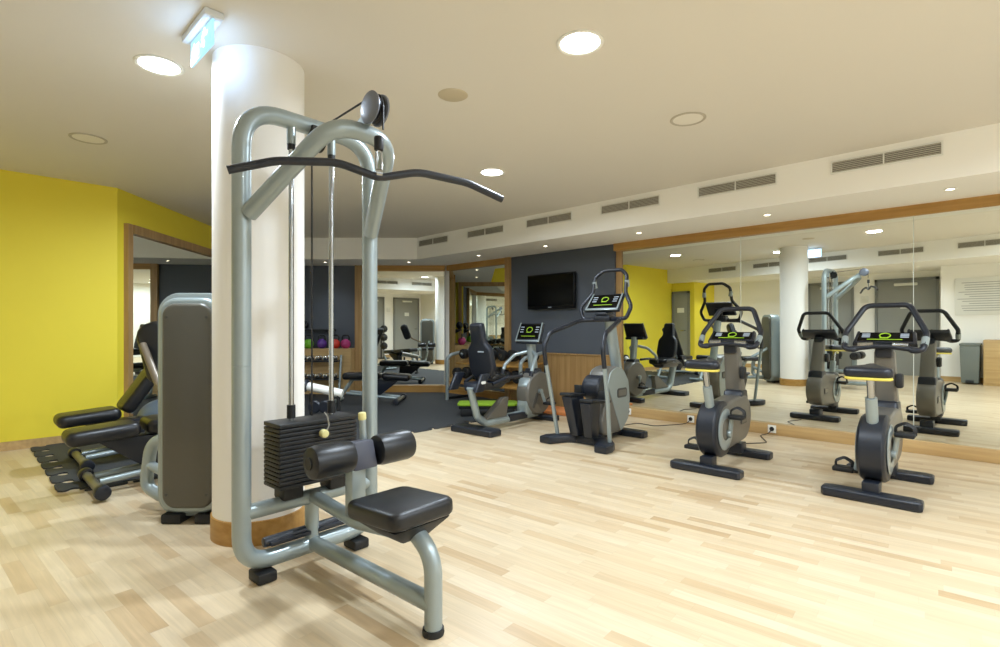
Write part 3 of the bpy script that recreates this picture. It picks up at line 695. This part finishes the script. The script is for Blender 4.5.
# ------------------------------------------------------------------ recumbent bike
def recumbent(loc, rz):
    t = thing('recumbent_bike', 'recumbent exercise bike with high seat back beside the rubber mat', 'exercise bike', loc, rz)
    stabiliser(.62, .22, .07, 0).build('foot_bar', 'dark', t)
    stabiliser(.56, .14, .07, 1.22).build('foot_bar', 'dark', t)
    MB().tube([(0, -.10, .52), (0, .02, .17), (0, .14, .105), (0, .55, .10), (0, 1.22, .10)], .052, 16, fil=[0, .12, .12, 0, 0], sq=(.8, 1.15)).build('main_beam', 'silver', t)
    MB().box((0, .72, .10), (.105, .36, .085), .01).build('beam_cover', 'dark', t)
    MB().prism([(.10, .13), (.50, .13), (.54, .36), (.44, .36)], .09, .02, 2, YZ).build('fairing', 'taupe', t)
    MB().prism(rrect(.34, .36, .10), .09, .03, 3, T(0, .28, .60) @ R(-6, 'X')).build('seat', 'leather', t)
    MB().hexa([(-.07, -.12, .48), (.07, -.12, .48), (.07, .36, .48), (-.07, .36, .48)], [(-.15, -.06, .57), (.15, -.06, .57), (.15, .42, .57), (-.15, .42, .57)], .015).build('seat_base', 'dark', t)
    bo = [(-.10, 1.24), (.10, 1.24), (.115, 1.02), (.19, .94), (.205, .72), (.15, .60), (-.15, .60), (-.205, .72), (-.19, .94), (-.115, 1.02)]
    bo = [(v.x, v.y) for v in fillet([(a, b, 0) for a, b in bo], [.04, .04, .06, .10, .10, .06, .06, .10, .10, .06], 5, True)]
    sb = MB().prism([(a * .9, b - .60) for a, b in bo], .085, .03, 3, T(0, .14, .61) @ R(12, 'X') @ XZ).build('seat_back', 'dark', t)
    MB().box((.04, -.044, .32), (.09, .003, .014), mx=T(0, .14, .61) @ R(12, 'X')).build('logo', 'ledw', sb)
    for s in (-1, 1):
        MB().tube([(s * .21, .04, .56), (s * .25, .24, .62), (s * .25, .52, .62)], .02, 12, fil=.06).build('side_handle', 'dark', t)
        h = MB().hexa([(s * .17, -.24, .49), (s * .215, -.24, .49), (s * .215, -.11, .49), (s * .17, -.11, .49)], [(s * .17, -.13, .68), (s * .215, -.13, .68), (s * .215, .0, .68), (s * .17, .0, .68)], .01).build('seat_side', 'dark', t)
        MB().prism(rrect(.07, .03, .014), .004, mx=T(s * .218, -.12, .59) @ YZ).build('logo', 'white', h)
        crank(t, s, (1.08, .38), 20 if s < 0 else 160, .16, .13)
        MB().prism(rrect(.05, .20, .02), .006, .002, 1, T(s * .097, 1.0, .27) @ YZ @ R(-25, 'Z')).build('slot', 'badge', t)
    rear = [(.84, .10), (.97, .10), (1.05, .30), (1.02, .56), (.90, .56), (.85, .46), (.87, .34), (.83, .22)]
    rear = [(v.x, v.y) for v in fillet([(a, b, 0) for a, b in rear], .06, 4, True)]
    MB().prism(rear, .15, .02, 2, YZ).build('rear_shell', 'silver', t)
    MB().lathe([(0, -.095), (.255, -.095), (.273, -.08), (.28, -.05), (.28, .05), (.273, .08), (.255, .095), (0, .095)], 48, T(0, 1.115, .355) @ R(90, 'Y')).build('flywheel_cover', 'taupe', t)
    MB().tube([(0, 1.10, .56), (0, 1.03, 1.02)], .06, 18, sq=(1, .9)).build('column', 'silver', t)
    MB().hexa([(-.09, 1.0, .55), (.09, 1.0, .55), (.09, 1.19, .55), (-.09, 1.19, .55)], [(-.075, 1.01, .67), (.075, 1.01, .67), (.075, 1.16, .67), (-.075, 1.16, .67)], .015).build('column_boot', 'dark', t)
    for s in (-1, 1):
        MB().tube([(s * .05, 1.02, .88), (s * .17, .92, .84), (s * .22, .78, .72), (s * .22, .74, .62)], .022, 12, fil=.08).build('handle', 'silver', t)
        MB().tube([(s * .22, .75, .66), (s * .22, .735, .60)], .026, 12).build('grip', 'dark', t)
    MB().box((0, 1.0, 1.0), (.34, .12, .04), .012).build('tray', 'dark', t)
    console(t, (0, 1.0, 1.13), 24, .39, .26, logo=1.15)
    return t
recumbent((-4.25, 4.05, 0), math.radians(4))

# ------------------------------------------------------------------ seated machine with the tall shell, left of the column
RS = YAW - math.radians(0)
sm_loc = D(-1.872, 3.20)
sm = thing('seated_weight_machine', 'weight machine with tall grey shell and silver rim left of the column', 'exercise machine', (sm_loc.x, sm_loc.y, 0), RS)
out = rrect(.43, 1.36, .13, 8)
MB().prism(out, .17, .012, 2, T(0, .06, .71) @ XZ).build('shell_rim', 'silver', sm)
MB().prism(rrect(.37, 1.30, .105, 8), .06, .025, 3, T(0, -.035, .71) @ XZ).build('shell_edge', 'silver', sm)
MB().prism(rrect(.305, 1.23, .08, 8), .05, .02, 3, T(0, -.06, .71) @ XZ).build('shell_panel', mat('shell_olive', (92, 90, 82), .36, .2, noise=.03, nscale=12), sm)
MB().prism(rrect(.345, 1.28, .10, 8), .05, .02, 3, T(0, .145, .71) @ XZ).build('back_panel', bpy.data.materials['shell_olive'], sm)
for s in (-1, 1):
    for z in (.18, 1.24): MB().cyl((s * .12, -.083, z), (s * .12, -.088, z), .009, 14).build('screw', 'badge', sm)
MB().box((-.10, .0, .03), (.12, .16, .06), .012).build('foot', 'black', sm); MB().box((.10, .0, .03), (.12, .16, .06), .012).build('foot', 'black', sm)
MB().tube([(-.15, .16, .47), (-.41, .22, .44), (-.45, .22, .14), (-.32, .18, .09), (-.10, .18, .09)], .038, 16, fil=[0, .12, .10, .06, 0], fn=8).build('base_loop', 'silver', sm)
MB().tube([(-.44, .22, .29), (-.17, .14, .20)], .030, 14).build('base_strut', 'silver', sm)
MB().tube([(-.10, .16, .10), (-.1, .9, .10)], .035, 14).build('base_tube', 'silver', sm)
MB().tube([(.05, .16, .70), (.05, .60, .46), (-.02, .75, .10)], .03, 14, fil=.06).build('seat_support', 'silver', sm)
MB().prism(rrect(.36, .36, .06), .08, .025, 3, T(.05, .55, .50)).build('seat', 'leather', sm)
MB().tube([(-.20, .16, .68), (-.44, .33, .80), (-.66, .50, 1.06)], .024, 12).build('arm', mat('arm_bronze', (120, 108, 92), .4, .3), sm)
MB().prism(rrect(.22, .46, .09), .11, .04, 3, T(-.60, .58, 1.0) @ R(-10, 'X') @ R(-20, 'Y') @ XZ).build('back_pad', 'leather', sm)
for s in (-1, 1):
    MB().lathe([(0, 0), (.05, 0), (.062, .02), (.062, .2), (.05, .22), (0, .22)], 22, T(.05 + s * .03, .85, .62) @ R(90 * s, 'Y')).build('roller_pad', 'leather', sm)
MB().tube([(.05, .60, .42), (.05, .85, .40), (.05, .85, .62)], .024, 12, fil=.06).build('roller_arm', 'silver', sm)

# ------------------------------------------------------------------ benches
def bench(label, loc, rz, back=0., length=1.25, zz=RZ, group='padded exercise benches', w=.31):
    # local y runs from the foot bar end to the far end
    t = thing('exercise_bench', label, 'exercise bench', (loc[0], loc[1], zz), rz, group)
    MB().cyl((-.27, 0, .050), (.27, 0, .050), .030, 16).build('foot_tube', mat('bench_olive', (118, 116, 104), .4, .3) if 'bench_olive' not in bpy.data.materials else bpy.data.materials['bench_olive'], t)
    for s in (-1, 1):
        MB().cyl((s * .27, 0, .050), (s * .355, 0, .050), .049, 24, .012).build('end_cap', 'dark', t)
        MB().tube([(s * .10, .02, .075), (s * .10, length - .18, .16)], .024, 12).build('rail', 'silver', t)
    MB().tube([(-.22, length - .02, .035), (.22, length - .02, .035)], .03, 12).build('rear_tube', 'silver', t)
    MB().tube([(0, length - .02, .05), (0, length - .25, .36)], .03, 12).build('rear_leg', 'silver', t)
    MB().hexa([(-.06, .30, .12), (.06, .30, .12), (.06, .48, .12), (-.06, .48, .12)], [(-.09, .0, .36), (.09, .0, .36), (.09, .46, .36), (-.09, .46, .36)], .01).build('seat_bracket', 'dark', t)
    MB().prism(rrect(w, .44, .06), .105, .045, 4, T(0, .05, .405) @ R(4, 'X')).build('seat_pad', 'leather', t)
    L = length - .42
    MB().prism(rrect(w, L, .05), .105, .04, 4, T(0, .29, .42) @ R(back, 'X') @ T(0, L / 2 + .01, .0)).build('back_pad', 'leather', t)
    mx = T(0, .29, .42) @ R(back, 'X')
    MB().tube([mx @ V((0, .02, -.06)), mx @ V((0, L * .8, -.06))], .02, 10).build('pad_frame', 'silver', t)
    if back > 20:
        MB().tube([mx @ V((0, L * .55, -.06)), (0, .62, .14)], .016, 10).build('adjuster_bar', 'chrome', t)
    return t
bench('low flat bench nearest the camera at the mat edge, left of the shell', (-4.71, .69), 0, 5)
bench('bench with raised backrest beside the yellow wall', (-5.65, .74), 0, 56)
p = D(-1.58, 8.25); bench('flat bench in front of the end mirror', (p.x, p.y), YAW + PI / 2, 0, 1.0)

# white roller bench behind the rods
p = D(-2.06, 6.15)
wr = thing('roller_stand', 'low black stand with a white padded roller behind the lat machine', 'exercise equipment', (p.x, p.y, RZ), YAW)
MB().lathe([(0, -.21), (.045, -.21), (.05, -.2), (.05, .2), (.045, .21), (0, .21)], 24, T(.0, 0, .44) @ R(12, 'Y') @ R(90, 'Y')).build('white_roller', 'white', wr)
MB().cyl((-.25, 0, .495), (-.21, 0, .485), .075, 22, .01).build('end_disc', 'dark', wr)
for x in (-.16, .16):
    MB().tube([(x, -.02, .40), (x, 0, .04)], .022, 10).build('leg', 'black', wr)
    MB().box((x, 0, .02), (.06, .40, .04), .01).build('foot', 'black', wr)
for x in (-.10, .02):
    MB().lathe([(0, -.03), (.06, -.03), (.075, -.015), (.075, .015), (.06, .03), (0, .03)], 22, T(x, -.06, .25) @ R(90, 'X')).build('wheel', 'dark', wr)

# bosu on a step
st_p = D(-3.70, 5.80)
stp = thing('aerobic_step', 'black step platform under the blue balance dome', 'step', (st_p.x, st_p.y, RZ), YAW)
MB().box((0, 0, .12), (.66, .36, .05), .015).build('platform', 'black', stp)
for s in (-1, 1): MB().box((s * .25, 0, .048), (.10, .34, .096), .01).build('riser', 'black', stp)
bs = thing('balance_dome', 'blue grey balance dome on a black base by the left mirror', 'balance ball', (st_p.x, st_p.y, RZ + .146), YAW)
MB().lathe([(0, 0), (.29, 0), (.30, .015), (.29, .035), (0, .035)], 36).build('base', 'black', bs)
MB().lathe([(.285, .03)] + [(.28 * math.cos(math.radians(a)), .035 + .21 * math.sin(math.radians(a))) for a in range(5, 90, 8)] + [(0, .245)], 36).build('dome', 'bosu', bs)

# ------------------------------------------------------------------ end wall: ledge, kettlebells, shelf, chrome dumbbells
def kettlebell(par_name, m, lat_, label):
    p = D(lat_, 9.44, .82)
    t = thing('kettlebell', label, 'kettlebell', p, YAW, 'coloured kettlebells on the oak ledge')
    MB().lathe([(0, 0), (.055, 0)] + [(.088 * math.cos(math.radians(a)), .082 + .088 * math.sin(math.radians(a))) for a in range(-65, 90, 12)] + [(0, .170)], 24).build('bell', m, t)
    MB().tube([(-.05, 0, .13), (-.065, 0, .19), (-.045, 0, .235), (.045, 0, .235), (.065, 0, .19), (.05, 0, .13)], .015, 10, fil=.03).build('handle', 'iron', t)
kettlebell('k', 'kgreen', -3.46, 'green kettlebell on the oak ledge beside the column')
kettlebell('k', 'kpurple', -3.22, 'purple kettlebell on the oak ledge')
kettlebell('k', 'kred', -2.98, 'red kettlebell on the oak ledge')
kettlebell('k', 'kpink', -2.79, 'magenta kettlebell on the oak ledge nearest the end mirror')
p = D(-3.45, 9.55, 1.15)
sh = thing('wall_shelf', 'short dark shelf on the slate grey end wall', 'shelf', p, YAW)
MB().box((0, 0, 0), (.85, .18, .03), .004).build('board', 'black', sh)
for s in (-1, 1): MB().prism([(.09, 0), (-.06, 0), (.09, -.09)], .012, mx=T(s * .3, 0, -.015) @ YZ).build('bracket', 'iron', sh)
p = D(-3.60, 9.52, 1.165)
gl = thing('sparring_glove', 'black padded glove on the dark wall shelf', 'glove', p, YAW)
MB().ell((0, 0, .09), (.10, .08, .09)).ell((.07, -.02, .07), (.05, .05, .06)).build('padding', 'leather', gl)
MB().cyl((-.08, 0, .07), (-.18, 0, .06), .05, 18, .01).build('cuff', 'leather', gl)
MB().cyl((-.125, 0, .066), (-.14, 0, .064), .0515, 18).build('cuff_band', 'white', gl)
GD = 'chrome dumbbells on the rack by the grey wall'
p = D(-3.42, 9.08, RZ)
rk = thing('dumbbell_rack', 'two tier rack of chrome dumbbells below the kettlebell ledge', 'rack', p, YAW)
for s in (-1, 1): MB().tube([(s * .62, -.17, .02), (s * .62, .0, .06), (s * .62, .12, .70)], .022, 10, fil=.05).box((s * .62, -.04, .02), (.06, .36, .04), .008).build('upright', 'silver', rk)
for z in (.29, .60): MB().box((0, .0, z), (1.24, .24, .025), .004, mx=T(0, 0, 0)).build('tier', 'iron', rk)
def dumbbell(name, label, m_head, m_handle, L, rh, n, group):
    t = thing(name, label, 'dumbbell', (0, 0, 0), 0, group)
    MB().cyl((0, -L / 2, 0), (0, L / 2, 0), .014, 12).build('handle', m_handle, t)
    for s in (-1, 1): MB().cyl((0, s * L / 2, 0), (0, s * (L / 2 - L * .32), 0), rh, n, rh * .18).build('head', m_head, t)
    return t
first = None
for z, nm in ((.60, 'upper'), (.29, 'lower')):
    for k in range(9):
        q = D(-3.42 - .54 + k * .135, 9.08, RZ + z + .0125 + .044)
        lb = 'small chrome dumbbell on the %s tier of the rack by the grey wall' % nm
        if first is None:
            first = dumbbell('dumbbell', lb, 'chrome', 'iron', .20, .044, 6, GD); first.location = q; first.rotation_euler = (0, 0, YAW)
        else: dup(first, q, YAW, lb, GD)

# ------------------------------------------------------------------ rack of black dumbbells under the corner mirror
rk2 = thing('dumbbell_rack', 'two tier rack of black round dumbbells below the corner mirror', 'rack', (-5.72, 5.86, RZ))
for s in (-1, 1): MB().tube([(s * .80, -.30, .0), (s * .80, -.30, .68), (s * .80, -.20, .74), (s * .80, .18, .80)], .028, 12, fil=[0, .08, .05, 0]).build('upright', 'silver', rk2)
for z, y in ((.32, -.10), (.62, .05)): MB().box((0, 0, 0), (1.58, .34, .03), .005, mx=T(0, y, z) @ R(10, 'X')).build('tier', 'wood', rk2)
for s in (-1, 1): MB().tube([(s * .80, -.3, .03), (s * .80, .26, .03), (s * .80, .26, .6)], .022, 10, fil=.05).build('back_upright', 'iron', rk2)
first = None
GB = 'black round dumbbells under the corner mirror'
for z, y, nm in ((.62, .05, 'upper'), (.32, -.10, 'lower')):
    for k in range(7):
        rad = .082
        q = (-5.72 - .66 + k * .22, 5.86 + y, RZ + z + .015 + rad + .032)
        lb = 'black round dumbbell on the %s tier below the corner mirror' % nm
        if first is None:
            first = dumbbell('dumbbell', lb, 'black', 'chrome', .30, rad, 22, GB); first.location = q
            for s in (-1, 1): MB().cyl((0, s * .1502, 0), (0, s * .154, 0), .03, 16).build('end_cap', 'chrome', first)
        else: dup(first, q, 0, lb, GB)

# lime steps and orange mat
p = (-5.0, 4.98, RZ)
ls = thing('aerobic_step', 'lime green topped step behind the recumbent bike', 'step', p, math.radians(44))
MB().prism(rrect(.80, .36, .06), .03, .008, 2, T(0, 0, .155)).build('top', 'lime', ls)
MB().box((0, 0, .12), (.76, .33, .05), .015).build('platform', 'black', ls)
for s in (-1, 1): MB().box((s * .28, 0, .05), (.16, .32, .10), .015).build('riser', 'black', ls)
om = thing('exercise_mat', 'orange foam mat on the floor at the oak panelling', 'mat', (-4.42, 5.86, 0), 0)
MB().prism(rrect(.85, .40, .04), .05, .012, 3, T(0, 0, .026)).build('foam', 'orange', om)

# medicine ball tree near the grey doors
bt = thing('ball_tree', 'black stand of three medicine balls near the grey doors', 'ball rack', (-3.15, YB + .42, 0))
MB().cyl((0, 0, 0), (0, 0, .03), .2, 28, .008).build('base', 'iron', bt)
MB().cyl((0, -.165, .02), (0, -.165, 1.12), .022, 12).build('pole', 'iron', bt)
for z in (.35, .65, .95): MB().lathe([(.10, 0), (.112, 0), (.112, .015), (.10, .015)], 24, T(0, 0, z)).box((0, -.135, z + .007), (.04, .06, .014)).build('ring', 'iron', bt)
for z, lb in ((.35, 'lowest'), (.65, 'middle'), (.95, 'topmost')):
    tag(MB().ell((0, 0, 0), (.13, .13, .13)).build('medicine_ball', 'leather', None, (-3.15, YB + .42, z + .1)), lb + ' black medicine ball on the stand near the grey doors', 'medicine ball', 'medicine balls on the stand')

# ------------------------------------------------------------------ sockets and power cords
GP = 'white floor level sockets along the mirror'
cords = []
for x, lb in ((-3.60, 'behind the stair climber'), (-2.74, 'between stair climber and left bike'), (-1.82, 'right of the left bike')):
    t = thing('power_socket', 'white power socket in the oak skirting ' + lb, 'socket', (x, 6.25, .066), 0, GP)
    MB().box((0, -.005, 0), (.085, .010, .085), .003).build('plate', 'white', t)
    MB().cyl((0, -.0105, 0), (0, -.013, 0), .024, 20).build('socket_hole', 'black', t)
def cord(pts, root):
    inv = (Matrix.Translation(root.location) @ Matrix.Rotation(root.rotation_euler.z, 4, 'Z')).inverted()
    MB().tube([inv @ V(p) for p in pts], .0045, 6, fil=.08).build('power_cord', 'cable', root)
cord([(-2.74, 6.238, .06), (-2.76, 6.18, .02), (-2.82, 6.12, .0065), (-3.0, 5.8, .0065), (-3.25, 5.85, .0065), (-3.3, 5.45, .0065), (-3.2, 5.28, .0065)], stair)
cord([(-1.82, 6.238, .06), (-1.84, 6.18, .02), (-1.9, 6.1, .0065), (-1.72, 5.75, .0065), (-1.95, 5.45, .0065), (-1.86, 5.20, .0065)], bike1)

# ------------------------------------------------------------------ world and colour
w = bpy.data.worlds.new('world'); sc.world = w; w.use_nodes = True
w.node_tree.nodes['Background'].inputs[0].default_value = (1, 1, 1, 1)
w.node_tree.nodes['Background'].inputs[1].default_value = .0
sc.view_settings.view_transform = 'Standard'; sc.view_settings.look = 'None'
sc.view_settings.gamma = 1; sc.view_settings.use_curve_mapping = False
sc.view_settings.exposure = .14
cy = sc.cycles
cy.use_denoising = True; cy.max_bounces = 12; cy.diffuse_bounces = 6; cy.glossy_bounces = 8
cy.sample_clamp_indirect = 6; cy.caustics_reflective = True; cy.blur_glossy = .5
